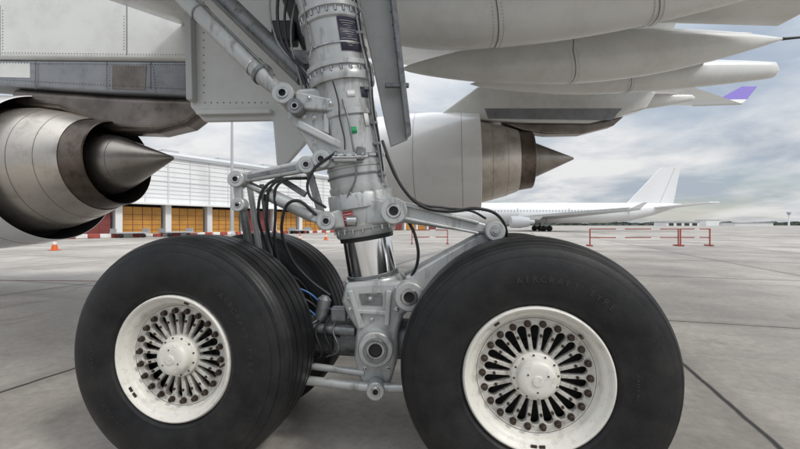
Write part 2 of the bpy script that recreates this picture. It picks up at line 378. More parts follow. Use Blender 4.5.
ring('drag_brace_collar_c',B0+bd*0.85,bd,0.064,0.05,0.015,M['grey2'],G)
hose('drag_brace_line',[B0+bd*t+Vector((0.03,-0.05,0.035)) for t in (0.1,0.5,0.9,1.4,2.0)],0.006,M['grey2'],G)
tube('side_brace_tube',(-0.62,2.62,2.28),(-1.7,2.8,3.35),0.062,None,M['grey2'],G)
tube('retract_actuator',(-0.50,2.66,2.30),(-1.0,2.9,3.5),0.07,None,M['dark'],G)
tube('retract_actuator_rod',(-0.47,2.64,2.12),(-0.60,2.7,2.55),0.04,None,M['steel'],G)
tube('bay_pipe',(-0.40,2.75,2.3),(-0.72,2.9,3.6),0.05,None,M['grey2'],G)
box('bay_valve_block',(-0.78,2.72,2.62),0.16,0.12,0.14,M['dark'],G,bevel=0.015)
box('bay_valve_block_b',(-0.64,2.66,2.42),0.12,0.1,0.10,M['grey2'],G,bevel=0.012)
for i in range(4): hose('bay_hose_%d'%i,[(-0.62-0.05*i,2.5,2.85+0.1*i),(-0.66-0.03*i,2.42,2.45),(-0.60+0.02*i,2.4,2.2),(-0.52+0.03*i,2.36,1.9)],0.006+0.002*(i%3),M['hose'] if i%3 else M['grey2'],G)
yl=2.33
eye('link_eye_a',(-0.54,yl,1.67),0.05,0.026,0.07,M['grey'],G)
eye('link_eye_b',(-0.452,yl-0.01,1.70),0.052,0.028,0.08,M['grey'],G)
eye('link_eye_c',(-0.94,yl,1.585),0.047,0.024,0.10,M['grey'],G)
eye('link_eye_d',(-0.94,yl+0.02,1.44),0.040,0.02,0.08,M['grey'],G)
eye('link_eye_e',(-0.42,yl-0.02,1.345),0.055,0.028,0.09,M['grey'],G)
bar('upper_walking_link',(-0.93,yl,1.59),(-0.55,yl,1.665),0.055,0.075,0.045,M['grey'],G,bevel=0.012)
bar('walking_link_pocket',(-0.88,yl-0.024,1.60),(-0.60,yl-0.024,1.655),0.02,0.03,0.006,M['grey2'],G,bevel=0.002)
bar('upper_walking_link_rear',(-0.93,yl+0.16,1.62),(-0.50,yl+0.16,1.70),0.05,0.07,0.04,M['grey2'],G,bevel=0.012)
bar('link_root',(-0.54,yl,1.67),(-0.36,yl+0.02,1.72),0.09,0.11,0.05,M['grey'],G,bevel=0.012)
bar('vertical_link',(-0.94,yl-0.01,1.58),(-0.94,yl+0.01,1.44),0.05,0.045,0.04,M['grey'],G,bevel=0.01)
tube('lower_link_tube',(-0.80,yl+0.03,1.515),(-0.50,yl,1.375),0.038,0.043,M['grey'],G)
ring('lower_link_nut',(-0.77,yl+0.028,1.50),(0.3,-0.03,-0.14),0.047,0.03,0.03,M['steel'],G,seg=6)
tube('lower_link_rod',(-0.93,yl+0.03,1.58),(-0.78,yl+0.03,1.505),0.022,0.022,M['steel'],G)
bar('lower_link_fork',(-0.52,yl,1.385),(-0.40,yl-0.02,1.345),0.075,0.09,0.05,M['grey'],G,bevel=0.012)
bar('lug_root',(-0.42,yl,1.345),(-0.28,yl+0.02,1.37),0.09,0.13,0.06,M['grey'],G,bevel=0.012)
bar('cross_link',(-0.75,yl+0.08,1.62),(-0.56,yl+0.05,1.50),0.035,0.035,0.03,M['grey2'],G)
bar('cross_link_b',(-0.54,yl+0.02,1.66),(-0.46,yl+0.02,1.38),0.04,0.045,0.03,M['grey2'],G)
tube('pitch_trimmer',(-0.94,yl+0.05,1.44),(-0.90,2.55,0.85),0.024,None,M['grey2'],G)
tube('pitch_trimmer_b',(-0.92,yl+0.1,1.60),(-0.86,2.52,1.0),0.018,None,M['grey'],G)
tube('pitch_trimmer_c',(-0.84,yl+0.1,1.57),(-0.80,2.52,1.0),0.014,None,M['grey2'],G)
for i,(dx,z1) in enumerate(((0,1.2),(0.05,1.15),(0.10,1.05))):
    hose('brake_hose_%d'%i,[(-0.60+dx,yl+0.03,1.60),(-0.76+dx*0.6,yl-0.02,1.56),(-0.825+dx,yl,1.42),(-0.81+dx,yl+0.1,z1),(-0.72+dx,2.45,0.98),(-0.66+dx,2.6,0.8)],0.0085,M['hose'],G)
hose('brake_hose_loop',[(-0.48,yl-0.03,1.38),(-0.60,yl-0.06,1.46),(-0.68,yl-0.02,1.35),(-0.66,yl+0.05,1.15),(-0.55,2.4,1.0),(-0.42,2.4,0.9)],0.009,M['hose'],G)
hose('loom',[(-0.36,2.28,1.74),(-0.50,2.27,1.62),(-0.52,2.28,1.50),(-0.42,2.27,1.42)],0.008,M['hose'],G)
for i in range(4):
    z=1.02-0.05*i
    hose('blue_hose_%d'%i,[(-0.78+0.03*i,2.42,z+0.04),(-0.68+0.03*i,2.38,z-0.04),(-0.54,2.37,z-0.10),(-0.44,2.40,z-0.19),(-0.36,2.4,z-0.22)],0.005+0.001*(i%2),M['bluehose'] if i%2==0 else M['hose'],G)
hose('silver_pipe',[(-0.36,2.30,2.12),(-0.30,2.26,1.95),(-0.27,2.25,1.80),(-0.25,2.27,1.60),(-0.30,2.28,1.48)],0.006,M['grey2'],G)
hose('torque_link_hose',[(-0.10,2.27,1.80),(-0.05,2.22,1.66),(0.02,2.21,1.52),(0.12,2.24,1.43),(0.28,2.27,1.40),(0.45,2.28,1.415),(0.57,2.30,1.37),(0.63,2.35,1.24),(0.6,2.4,0.95)],0.009,M['hose'],G)
hose('torque_link_hose_b',[(-0.08,2.27,1.72),(0.0,2.22,1.55),(0.10,2.25,1.45),(0.26,2.29,1.42),(0.42,2.31,1.40),(0.50,2.33,1.36)],0.007,M['hose'],G)
hose('piston_hose',[(0.04,2.32,1.36),(0.09,2.3,1.25),(0.10,2.32,1.1),(0.04,2.36,0.98)],0.009,M['hose'],G)
eye('upper_torque_eye',(-0.035,2.26,1.40),0.075,0.042,0.12,M['grey'],G)
bar('upper_torque_link',(-0.02,2.29,1.405),(0.50,2.34,1.30),0.125,0.065,0.05,M['grey'],G,bevel=0.014)
bar('upper_torque_link_rear',(-0.02,2.58,1.405),(0.50,2.42,1.30),0.125,0.065,0.05,M['grey'],G,bevel=0.014)
bar('upper_torque_flange',(0.0,2.275,1.445),(0.45,2.33,1.335),0.022,0.018,0.075,M['grey'],G,bevel=0.005)
bar('upper_torque_flange_low',(0.0,2.275,1.365),(0.45,2.33,1.275),0.018,0.014,0.065,M['grey'],G,bevel=0.005)
bar('torque_root',(-0.20,2.33,1.40),(-0.03,2.31,1.40),0.17,0.12,0.08,M['grey'],G,bevel=0.016)
eye('torque_apex_eye',(0.545,2.36,1.287),0.058,0.03,0.16,M['grey'],G)
tube('apex_pin',(0.545,2.27,1.287),(0.545,2.50,1.287),0.018,None,M['steel'],G)
bar('lower_torque_link',(0.52,2.36,1.26),(0.07,2.36,0.95),0.075,0.16,0.05,M['grey'],G,bevel=0.014)
bar('lower_torque_link_rear',(0.52,2.42,1.26),(0.07,2.60,0.95),0.075,0.16,0.05,M['grey'],G,bevel=0.014)
eye('lower_torque_eye',(0.05,2.27,0.925),0.082,0.048,0.14,M['grey'],G)
FK=[(-0.315,0.985),(-0.16,1.0),(-0.02,1.0),(0.10,0.97),(0.11,0.88),(0.02,0.80),(-0.01,0.70),(-0.015,0.54),(-0.06,0.39),(-0.10,0.355),(-0.18,0.355),(-0.22,0.40),(-0.265,0.55),(-0.25,0.72),(-0.30,0.80),(-0.335,0.88)]
plate('fork_front',FK,2.29,2.37,M['grey'],G,bevel=0.024,seg=3)
plate('fork_rear',FK,2.62,2.70,M['grey'],G,bevel=0.018,seg=3)
plate('fork_rib',[(-0.30,0.95),(-0.27,0.955),(-0.20,0.74),(-0.235,0.73)],2.258,2.292,M['grey'],G,bevel=0.008)
plate('fork_rib_b',[(-0.08,0.955),(-0.045,0.95),(-0.06,0.75),(-0.09,0.75)],2.258,2.292,M['grey'],G,bevel=0.008)
plate('fork_rib_c',[(-0.26,0.845),(-0.06,0.835),(-0.06,0.81),(-0.255,0.82)],2.262,2.292,M['grey'],G,bevel=0.006)
plate('fork_pocket',[(-0.235,0.93),(-0.10,0.935),(-0.10,0.86),(-0.22,0.865)],2.285,2.292,M['grey2'],G,bevel=0.002)
studs('fork_bolts',[(-0.29,2.29,0.90),(-0.285,2.29,0.84),(-0.02,2.29,0.96),(-0.02,2.29,0.84),(-0.16,2.29,0.78),(-0.20,2.29,0.50),(-0.07,2.29,0.50),(-0.17,2.285,0.90)],0.010,0.02,M['steel'],G)
strut('fork_crown',[(0.80,0.160),(0.82,0.178),(0.98,0.184),(1.0,0.172),(1.005,0.151)],M['grey'])
ring('wiper_band',A(1.02),AX,0.16,0.148,0.02,M['grey2'],G)
eye('bogie_pivot',(-0.135,2.26,0.634),0.098,0.062,0.13,M['grey'],G)
ring('bogie_pivot_ring',(-0.135,2.19,0.634),(0,-1,0),0.066,0.05,0.03,M['grey2'],G)
tube('bogie_pivot_shaft',(-0.135,2.3,0.634),(-0.135,2.7,0.634),0.075,None,M['grey2'],G)
eye('brake_rod_eye',(-0.135,2.24,0.405),0.05,0.026,0.09,M['grey'],G)
cl=HL+N*0.58; cr=HR+N*0.58
tube('bogie_beam',cl,cr,0.115,None,M['grey2'],G,seg=40)
for s,h in (('fwd',HL),('aft',HR)):
    tube(s+'_axle',h+N*0.1,h+N*1.06,0.075,None,M['grey'],G)
    lathe(s+'_axle_boss',[(-0.13,0.12),(-0.11,0.14),(0.11,0.14),(0.13,0.12)],h+N*0.58,N,M['grey'],G)
    for a in (0.24,0.70):
        lathe(s+'_brake_pack',[(0,0.2),(0.02,0.225),(0.2,0.225),(0.22,0.2)],h+N*a,N,M['dark'],G)
    gs=[]
    for i in range(10):
        t=2*math.pi*i/10; c=h+N*0.46+U*(0.17*math.cos(t))+Vector((0,0,0.17*math.sin(t)))
        gs.append(lathe_geo([(0,0.032),(0.05,0.032),(0.055,0.02)],c,N,12))
    multi(s+'_brake_pistons',gs,M['grey2'],G)
tube('brake_rod_front',Vector((-0.86,2.38,0.43)),Vector((-0.15,2.255,0.405)),0.026,None,M['grey'],G)
tube('brake_rod_aft',Vector((-0.12,2.255,0.405)),Vector((0.62,2.2,0.42)),0.026,None,M['grey'],G)
tube('brake_rod_upper',Vector((-0.9,2.46,0.50)),Vector((-0.2,2.30,0.47)),0.020,None,M['grey'],G)
tube('brake_rod_rear',Vector((-0.9,2.9,0.43)),Vector((0.7,2.66,0.41)),0.024,None,M['grey2'],G)
tube('bogie_side_pipe',Vector((-0.75,2.42,0.72)),Vector((-0.26,2.34,0.70)),0.03,None,M['grey2'],G)
box('junction_box',(-0.36,2.36,0.80),0.09,0.07,0.08,M['grey2'],G,bevel=0.01)
box('junction_box_b',(-0.46,2.42,0.62),0.12,0.08,0.12,M['dark'],G,bevel=0.012)
lathe('accumulator',[(0,0.02),(0.02,0.04),(0.14,0.04),(0.16,0.02)],(-0.48,2.40,0.74),(0.2,0,1),M['grey2'],G,seg=20)
for i in range(6):
    x0=-0.34-0.05*i
    hose('bogie_pipe_%d'%i,[(x0,2.36,0.82-0.02*i),(x0-0.05,2.33,0.72),(x0-0.02,2.33,0.60-0.015*i),(x0-0.10,2.4,0.53)],0.005+0.001*(i%3),M['hose'] if i%3 else M['grey2'],G)
tube('uplock_roller',(-0.30,2.24,1.345),(-0.24,2.24,1.345),0.03,None,M['steel'],G)

# gear doors
GD=top('landing_gear_door',(0.0,2.75,2.6))
plate('door_panel',[(-0.30,2.95),(-0.07,2.95),(0.055,1.905),(-0.065,1.855),(-0.10,2.0)],2.72,2.755,M['skin2'],GD,bevel=0.008)
plate('door_edge_rib',[(-0.08,2.95),(-0.045,2.95),(0.075,1.93),(0.04,1.90)],2.60,2.718,M['grey2'],GD,bevel=0.006)
box('door_hinge_link',(-0.02,2.66,2.25),0.16,0.03,0.03,M['grey2'],GD,bevel=0.006)
studs('door_rivets',[(-0.075+0.0115*k,2.72,2.86-0.09*k) for k in range(10)],0.004,0.005,M['seam'],GD)
GD2=top('landing_gear_door',(-1.2,3.2,3.0))
plate('door_panel',[(-1.70,3.3),(-1.68,2.27),(-1.57,2.15),(-1.02,2.16),(-0.99,1.80),(-0.93,1.78),(-0.60,2.15),(-0.50,3.3)],3.2,3.25,M['skin'],GD2,bevel=0.015)
plate('door_frame_rib',[(-1.69,3.3),(-1.67,2.30),(-1.62,2.30),(-1.64,3.3)],3.12,3.198,M['skin2'],GD2,bevel=0.006)
plate('door_frame_rib_b',[(-1.62,2.23),(-1.02,2.24),(-1.02,2.20),(-1.60,2.19)],3.14,3.198,M['skin'],GD2,bevel=0.006)
studs('door_rivets',[(-1.56+0.05*k,3.2,2.30) for k in range(11)]+[(-1.57,3.2,2.38+0.06*k) for k in range(14)],0.004,0.004,M['seam'],GD2)

# ---------------------------------------------------------------- engines
def engine(tip,up,k=1.0):
    e=top('jet_engine',tip)
    ax=(-U+Vector((0,0,-up))).normalized()
    T=Vector(tip)
    def P(l): return [(s*k,r*k) for s,r in l]
    lathe('exhaust_cone',P([(0,0.0),(0.02,0.03),(0.45,0.22),(0.9,0.42),(1.18,0.53),(1.38,0.57),(1.6,0.54)]),T,ax,M['cone'],e,seg=72,closed=False)
    ring('cone_seam',T+ax*(1.0*k),ax,0.463*k,0.44*k,0.008,M['seam'],e,seg=72)
    lathe('core_nozzle',P([(1.12,0.755),(1.14,0.775),(1.5,0.83),(1.52,0.84)]),T,ax,M['nozzle'],e,seg=72,closed=False)
    lathe('core_nozzle_inside',P([(1.12,0.755),(1.3,0.73),(1.9,0.68),(1.92,0.1)]),T,ax,M['nozin'],e,seg=72,closed=False)
    lathe('core_cowl',P([(1.52,0.85),(1.55,0.865),(1.9,0.99),(2.5,1.14),(3.1,1.19)]),T,ax,M['core'],e,seg=96,closed=False)
    for s,r in ((1.85,0.974),(2.25,1.08)):
        ring('core_cowl_seam',T+ax*(s*k),ax,(r+0.002)*k,(r-0.02)*k,0.007,M['cseam'],e,seg=96)
    lathe('fan_cowl',P([(2.55,1.345),(2.56,1.36),(3.0,1.405),(3.8,1.46),(4.8,1.47),(5.6,1.42),(6.0,1.33),(6.15,1.24),(6.12,1.16),(5.8,1.12)]),T,ax,M['nac'],e,seg=120,closed=False)
    lathe('fan_duct_inside',P([(2.55,1.345),(2.8,1.34),(3.3,1.33),(3.32,1.1)]),T,ax,M['black'],e,seg=96,closed=False)
    for s,r in ((3.05,1.409),(4.3,1.4665),(5.62,1.4185)):
        ring('fan_cowl_seam',T+ax*(s*k),ax,(r+0.003)*k,(r-0.02)*k,0.010,M['seam'],e,seg=120)
    lathe('fan_face',P([(5.6,1.13),(5.62,0.0)]),T,ax,M['dark'],e,seg=48,closed=False)
    return e
engine((-4.12,7.3,2.54),0.06)
engine((4.94,11.35,3.20),0.02,1.03)

# ---------------------------------------------------------------- wing with pylons and flap fairings
W=top('aircraft_wing',(0,6,4.6))
def wing():
    st=[(1.0,-8.0,3.3,4.1,0.9),(4,-6.0,4.0,4.2,0.85),(7.5,-3.8,5.2,4.62,0.7),(9.3,-0.5,6.1,4.88,0.6),(11.5,2.4,7.7,5.15,0.5),(20,12.6,17.1,7.2,0.22)]
    n=16;vs=[];fs=[]
    for (Y,l,t,z,h) in st:
        c=t-l
        for i in range(n+1):
            u=i/n; th=5*(0.2969*math.sqrt(u)-0.126*u-0.3516*u*u+0.2843*u**3-0.1036*u**4)
            vs.append((l+u*c,Y,z+h*0.5-th*h*0.5+0.25*h*u))
        for i in range(n-1,0,-1):
            u=i/n; th=5*(0.2969*math.sqrt(u)-0.126*u-0.3516*u*u+0.2843*u**3-0.1036*u**4)
            vs.append((l+u*c,Y,z+h*0.5+th*h*0.6+0.25*h*u))
    m_=2*n
    for s in range(len(st)-1):
        for i in range(m_):
            k=(i+1)%m_
            fs.append((s*m_+i,s*m_+k,(s+1)*m_+k,(s+1)*m_+i))
    fs.append(tuple(range(m_))); fs.append(tuple((len(st)-1)*m_+i for i in range(m_)))
    meshobj('wing_skin',vs,fs,M['skin'],W,autos=40)
wing()
def prism(name,a,b,th,m,parent):
    a=[Vector(p) for p in a]; n=(a[1]-a[0]).cross(a[2]-a[0]).normalized()*th/2
    k=len(a); v=[p-n for p in a]+[p+n for p in a]
    f=[tuple(range(k)),tuple(range(2*k-1,k-1,-1))]+[(i,(i+1)%k,k+(i+1)%k,k+i) for i in range(k)]
    return meshobj(name,v,f,m,parent,smooth=False,bevel=b)
prism('winglet_root',[(14.6,20.0,7.27),(17.1,20.0,7.35),(17.5,20.2,7.62),(16.0,20.2,7.60)],0.02,0.10,M['skin'],W)
prism('winglet',[(16.0,20.2,7.602),(17.5,20.2,7.622),(18.6,20.85,8.5),(17.8,20.85,8.5)],0.02,0.09,M['purple'],W)
def fairing(name,p0,p1,hh,hw,m,nose=0.34,seam=(0.42,),drop=0.0,blunt=0.0):
    p0=Vector(p0);p1=Vector(p1);d=p1-p0;L=d.length;d.normalize()
    side=d.cross(Vector((0,0,1))).normalized(); up=side.cross(d)
    def rad(t):
        if t<nose: return math.sin(math.pi/2*t/nose)**0.75
        q=(t-nose)/(1-nose); return max(0,1-q**1.9) if blunt==0 else (1-(1-blunt)*q**2.0)*(1 if q<0.97 else max(0,1-(q-0.97)/0.03)**0.5)
    n=40;seg=32;vs=[];fs=[]
    for j in range(n+1):
        t=j/n; r=max(rad(t),0.002)
        c=p0+d*(L*t)+up*(-drop*math.sin(math.pi*t))
        for i in range(seg):
            a=2*math.pi*i/seg; ca=math.cos(a);sa=math.sin(a)
            ex=0.85
            vs.append(c+side*(hw*r*math.copysign(abs(ca)**ex,ca))+up*(hh*r*math.copysign(abs(sa)**ex,sa)))
    for j in range(n):
        for i in range(seg):
            k=(i+1)%seg; fs.append((j*seg+i,j*seg+k,(j+1)*seg+k,(j+1)*seg+i))
    meshobj(name,vs,fs,m,W,autos=60)
    for s in seam:
        r=rad(s)*1.004; c=p0+d*(L*s)+up*(-drop*math.sin(math.pi*s)); sv=[];sf=[]
        for q in (-0.005,0.005):
            for i in range(seg*2):
                a=2*math.pi*i/(seg*2); ca=math.cos(a);sa=math.sin(a)
                sv.append(c+d*(q+0.07*abs(sa))+side*((hw*r+0.003)*math.copysign(abs(ca)**0.85,ca))+up*((hh*r+0.003)*math.copysign(abs(sa)**0.85,sa)))
        k=seg*2
        for i in range(k): sf.append((i,(i+1)%k,k+(i+1)%k,k+i))
        meshobj(name+'_seam',sv,sf,M['seam'],W)
        gs=[]
        for off in (-0.05,0.05):
            for i in range(36):
                a=math.pi+math.pi*i/35
                ca=math.cos(a);sa=math.sin(a); r_=rad(s+off/L)
                p=c+d*(off+0.07*abs(sa))+side*((hw*r_+0.002)*math.copysign(abs(ca)**0.85,ca))+up*((hh*r_+0.002)*math.copysign(abs(sa)**0.85,sa))
                nn=(p-c-d*(p-c).dot(d)).normalized()
                gs.append(lathe_geo([(-0.002,0.007),(0.002,0.006)],p,nn,6))
        multi(name+'_rivets',gs,M['skin2'],W)
fairing('flap_track_fairing_a',(-1.1,4.35,3.62),(4.0,4.15,3.78),0.40,0.34,M['skin'],seam=(0.40,0.72),drop=0.05)
fairing('flap_track_fairing_b',(0.0,5.85,3.60),(5.55,5.75,4.0),0.345,0.30,M['skin'],nose=0.5,seam=(0.43,),drop=0.05)
fairing('flap_track_fairing_c',(1.4,8.05,4.15),(7.45,7.85,4.36),0.30,0.28,M['skin'],nose=0.45,seam=(0.5,),drop=0.0,blunt=0.45)
fairing('flap_track_fairing_d',(4.6,13.2,5.1),(9.6,13.0,5.45),0.27,0.25,M['skin'],nose=0.45,seam=(0.5,),blunt=0.3)
tube('static_discharge_probe',(5.5,5.75,3.995),(5.95,5.74,4.03),0.022,0.012,M['dark'],W)
def slab(name,pts,th,m):
    v=[Vector(p) for p in pts]; return prism(name,v,0.015,th,m,W)
slab('inboard_flap',[(1.2,1.5,4.02),(4.6,1.5,3.78),(5.2,5.5,4.1),(1.7,5.5,4.2)],0.10,M['skin'])
slab('mid_flap',[(2.0,5.9,4.22),(5.2,5.9,4.12),(5.9,7.8,4.48),(2.6,7.8,4.50)],0.08,M['skin2'])
slab('outboard_flap',[(3.0,8.3,4.62),(6.1,8.3,4.55),(7.4,10.8,4.95),(4.6,10.8,4.95)],0.08,M['skin'])
plate('pylon_upper_fairing',[(-8.6,4.35),(-3.45,4.30),(-3.2,5.4),(-8.6,5.9)],7.25,8.0,M['skin'],W,bevel=0.08,seg=4)
plate('pylon_mid_panel',[(-8.4,3.95),(-6.4,3.80),(-5.2,3.72),(-3.6,3.66),(-3.40,4.298),(-8.5,4.348)],7.30,7.95,M['pymid'],W,bevel=0.05,seg=3)
plate('pylon_heat_shield',[(-7.2,3.55),(-6.3,3.45),(-5.35,3.05),(-4.5,3.02),(-3.95,3.15),(-3.62,3.40),(-3.58,3.66),(-5.2,3.718),(-7.2,3.86)],7.36,7.9,M['pylon'],W,bevel=0.14,seg=5)
plate('pylon_light_panel',[(-7.6,4.02),(-6.75,4.0),(-6.75,4.27),(-7.6,4.29)],7.292,7.30,M['skin'],W,bevel=0.0)
plate('pylon_dark_panel',[(-5.25,3.80),(-4.65,3.78),(-4.62,4.22),(-5.25,4.23)],7.292,7.30,M['pylon'],W,bevel=0.0)
gs=[]
for (xa,za,xb,zb,n) in ((-8.3,4.28,-3.5,4.24,90),(-8.2,4.02,-3.65,3.78,84),(-6.6,4.25,-6.6,3.88,10),(-5.3,4.2,-5.3,3.8,9),(-4.5,4.2,-4.45,3.75,9),(-8.2,4.45,-3.55,4.40,90),(-7.2,4.5,-7.2,5.2,14),(-5.0,4.5,-5.0,5.1,12)):
    for i in range(n):
        t=i/(n-1); yy=7.245 if za>4.34 or zb>4.34 else 7.287
        gs.append(lathe_geo([(0,0.009),(0.010,0.006)],(xa+(xb-xa)*t,yy+0.006,za+(zb-za)*t),(0,-1,0),6))
multi('pylon_rivets',gs,M['seam'],W)
for x in (-6.65,-5.35,-4.55): box('pylon_panel_line',(x,7.2975,4.05),0.012,0.008,0.5,M['seam'],W)
for x in (-7.25,-4.95): box('pylon_panel_line_up',(x,7.247,4.85),0.012,0.008,0.9,M['seam'],W)
plate('outer_pylon_fairing',[(1.1,4.45),(2.4,4.30),(3.4,4.22),(5.4,4.20),(7.0,4.62),(7.3,5.1),(6.5,5.35),(2.2,5.25)],11.35,11.85,M['skin'],W,bevel=0.06,seg=3)
plate('outer_pylon_panel',[(2.9,4.235),(3.5,4.0),(4.2,3.9),(5.2,3.92),(6.1,4.15),(6.4,4.42),(5.4,4.198),(3.4,4.218)],11.38,11.82,M['pylon'],W,bevel=0.05,seg=3)
plate('outer_pylon_grey',[(2.5,4.33),(6.0,4.28),(6.3,4.62),(2.4,4.62)],11.343,11.36,M['pymid'],W,bevel=0.0)

# ---------------------------------------------------------------- ground
def ground_mat():
    m=D.materials.new('concrete_apron'); m.use_nodes=True; nt=m.node_tree; b=nt.nodes['Principled BSDF']
    L=nt.links.new
    tc=nt.nodes.new('ShaderNodeTexCoord')
    mp=nt.nodes.new('ShaderNodeMapping'); mp.inputs['Rotation'].default_value=(0,0,math.radians(17)); mp.inputs['Location'].default_value=(-1.46,-0.96,0)
    L(tc.outputs['Object'],mp.inputs['Vector'])
    wob=nt.nodes.new('ShaderNodeTexNoise'); wob.inputs['Scale'].default_value=4; L(mp.outputs['Vector'],wob.inputs['Vector'])
    sx=nt.nodes.new('ShaderNodeSeparateXYZ'); L(mp.outputs['Vector'],sx.inputs[0])
    def math_(op,a,bv=None,c=None):
        n=nt.nodes.new('ShaderNodeMath'); n.operation=op
        for i,q in enumerate((a,bv,c)):
            if q is None: continue
            if isinstance(q,(int,float)): n.inputs[i].default_value=q
            else: L(q,n.inputs[i])
        return n.outputs[0]
    wv=math_('MULTIPLY',math_('SUBTRACT',wob.outputs['Fac'],0.5),0.025)
    def joint(coord,size,w):
        x=math_('ADD',coord,wv)
        p=math_('PINGPONG',x,size/2)
        mr=nt.nodes.new('ShaderNodeMapRange'); mr.inputs['From Min'].default_value=w*0.6; mr.inputs['From Max'].default_value=w*1.5
        mr.inputs['To Min'].default_value=1; mr.inputs['To Max'].default_value=0
        L(p,mr.inputs['Value']); return mr.outputs['Result'], math_('FLOOR',math_('DIVIDE',x,size))
    jx,cx=joint(sx.outputs['X'],5.4,0.018); jy,cy=joint(sx.outputs['Y'],5.4,0.018)
    j=math_('MAXIMUM',jx,jy)
    hx,_=joint(sx.outputs['X'],5.4,0.14); hy,_=joint(sx.outputs['Y'],5.4,0.14)
    halo=math_('MULTIPLY',math_('MAXIMUM',hx,hy),0.28)
    cc=nt.nodes.new('ShaderNodeCombineXYZ'); L(cx,cc.inputs[0]); L(cy,cc.inputs[1])
    wn=nt.nodes.new('ShaderNodeTexWhiteNoise'); L(cc.outputs[0],wn.inputs['Vector'])
    n1=nt.nodes.new('ShaderNodeTexNoise'); n1.inputs['Scale'].default_value=0.3; n1.inputs['Detail'].default_value=7; n1.inputs['Roughness'].default_value=0.62; L(mp.outputs['Vector'],n1.inputs['Vector'])
    n2=nt.nodes.new('ShaderNodeTexNoise'); n2.inputs['Scale'].default_value=11; n2.inputs['Detail'].default_value=8; n2.inputs['Roughness'].default_value=0.8; L(mp.outputs['Vector'],n2.inputs['Vector'])
    r1=nt.nodes.new('ShaderNodeValToRGB'); e=r1.color_ramp.elements; e[0].position=0.36; e[1].position=0.64
    e[0].color=(0.27,0.245,0.215,1); e[1].color=(0.50,0.465,0.42,1); L(n1.outputs['Fac'],r1.inputs['Fac'])
    mx=nt.nodes.new('ShaderNodeMixRGB'); mx.blend_type='MULTIPLY'; mx.inputs['Fac'].default_value=1
    r2=nt.nodes.new('ShaderNodeMapRange'); r2.inputs['From Min'].default_value=0.3; r2.inputs['From Max'].default_value=0.7; r2.inputs['To Min'].default_value=0.72; r2.inputs['To Max'].default_value=1.15; L(n2.outputs['Fac'],r2.inputs['Value'])
    L(r1.outputs['Color'],mx.inputs['Color1']); L(r2.outputs['Result'],mx.inputs['Color2'])
    mx2=nt.nodes.new('ShaderNodeMixRGB'); mx2.blend_type='MULTIPLY'; mx2.inputs['Fac'].default_value=1
    r3=nt.nodes.new('ShaderNodeMapRange'); r3.inputs['To Min'].default_value=0.78; r3.inputs['To Max'].default_value=1.1; L(wn.outputs['Value'],r3.inputs['Value'])
    L(mx.outputs['Color'],mx2.inputs['Color1']); L(r3.outputs['Result'],mx2.inputs['Color2'])
    n4=nt.nodes.new('ShaderNodeTexNoise'); n4.inputs['Scale'].default_value=1.3; n4.inputs['Detail'].default_value=7; n4.inputs['Roughness'].default_value=0.68; n4.inputs['Distortion'].default_value=0.6
    L(mp.outputs['Vector'],n4.inputs['Vector'])
    r4=nt.nodes.new('ShaderNodeMapRange'); r4.inputs['From Min'].default_value=0.54; r4.inputs['From Max'].default_value=0.76; r4.inputs['To Max'].default_value=0.7; L(n4.outputs['Fac'],r4.inputs['Value'])
    # long faint tyre-rubber streaks along the taxi direction
    ms=nt.nodes.new('ShaderNodeMapping'); ms.inputs['Scale'].default_value=(0.05,1.6,1); L(mp.outputs['Vector'],ms.inputs['Vector'])
    n5=nt.nodes.new('ShaderNodeTexNoise'); n5.inputs['Scale'].default_value=1.0; n5.inputs['Detail'].default_value=5; L(ms.outputs['Vector'],n5.inputs['Vector'])
    r5=nt.nodes.new('ShaderNodeMapRange'); r5.inputs['From Min'].default_value=0.55; r5.inputs['From Max'].default_value=0.75; r5.inputs['To Max'].default_value=0.4; L(n5.outputs['Fac'],r5.inputs['Value'])
    stain=math_('MAXIMUM',math_('MAXIMUM',r4.outputs['Result'],halo),r5.outputs['Result'])
    mx4=nt.nodes.new('ShaderNodeMixRGB'); L(stain,mx4.inputs['Fac']); L(mx2.outputs['Color'],mx4.inputs['Color1']); mx4.inputs['Color2'].default_value=(0.14,0.12,0.10,1)
    mx3=nt.nodes.new('ShaderNodeMixRGB'); L(j,mx3.inputs['Fac']); L(mx4.outputs['Color'],mx3.inputs['Color1']); mx3.inputs['Color2'].default_value=(0.025,0.023,0.021,1)
    L(mx3.outputs['Color'],b.inputs['Base Color'])
    rg=nt.nodes.new('ShaderNodeMapRange'); rg.inputs['From Min'].default_value=0.3; rg.inputs['From Max'].default_value=0.7; rg.inputs['To Min'].default_value=0.42; rg.inputs['To Max'].default_value=0.85; L(n1.outputs['Fac'],rg.inputs['Value']); L(rg.outputs['Result'],b.inputs['Roughness'])
    bp=nt.nodes.new('ShaderNodeBump'); bp.inputs['Strength'].default_value=0.35; bp.inputs['Distance'].default_value=0.01
    L(n2.outputs['Fac'],bp.inputs['Height']); L(bp.outputs['Normal'],b.inputs['Normal'])
    return m
GR=top('ground',(0,0,0))
meshobj('apron_concrete',[(-3000,-300,0),(3000,-300,0),(3000,4000,0),(-3000,4000,0)],[(0,1,2,3)],ground_mat(),GR,smooth=False)
mline=mat('apron_marking_paint',(0.30,0.12,0.09),0.6,var=0.3,vscale=2,dirt=0.8,dscale=4,dark=(0.3,0.28,0.25))
mliney=mat('apron_marking_white',(0.62,0.61,0.58),0.6,var=0.2,vscale=2,dirt=0.6,dscale=3,dark=(0.3,0.28,0.25))
multi('apron_marking',[boxgeo((-12,9.6,0.006),22,0.07,0.004,Vector((math.cos(-0.05),math.sin(-0.05),0)),Vector((-math.sin(-0.05),math.cos(-0.05),0)))],mline,GR,smooth=False)
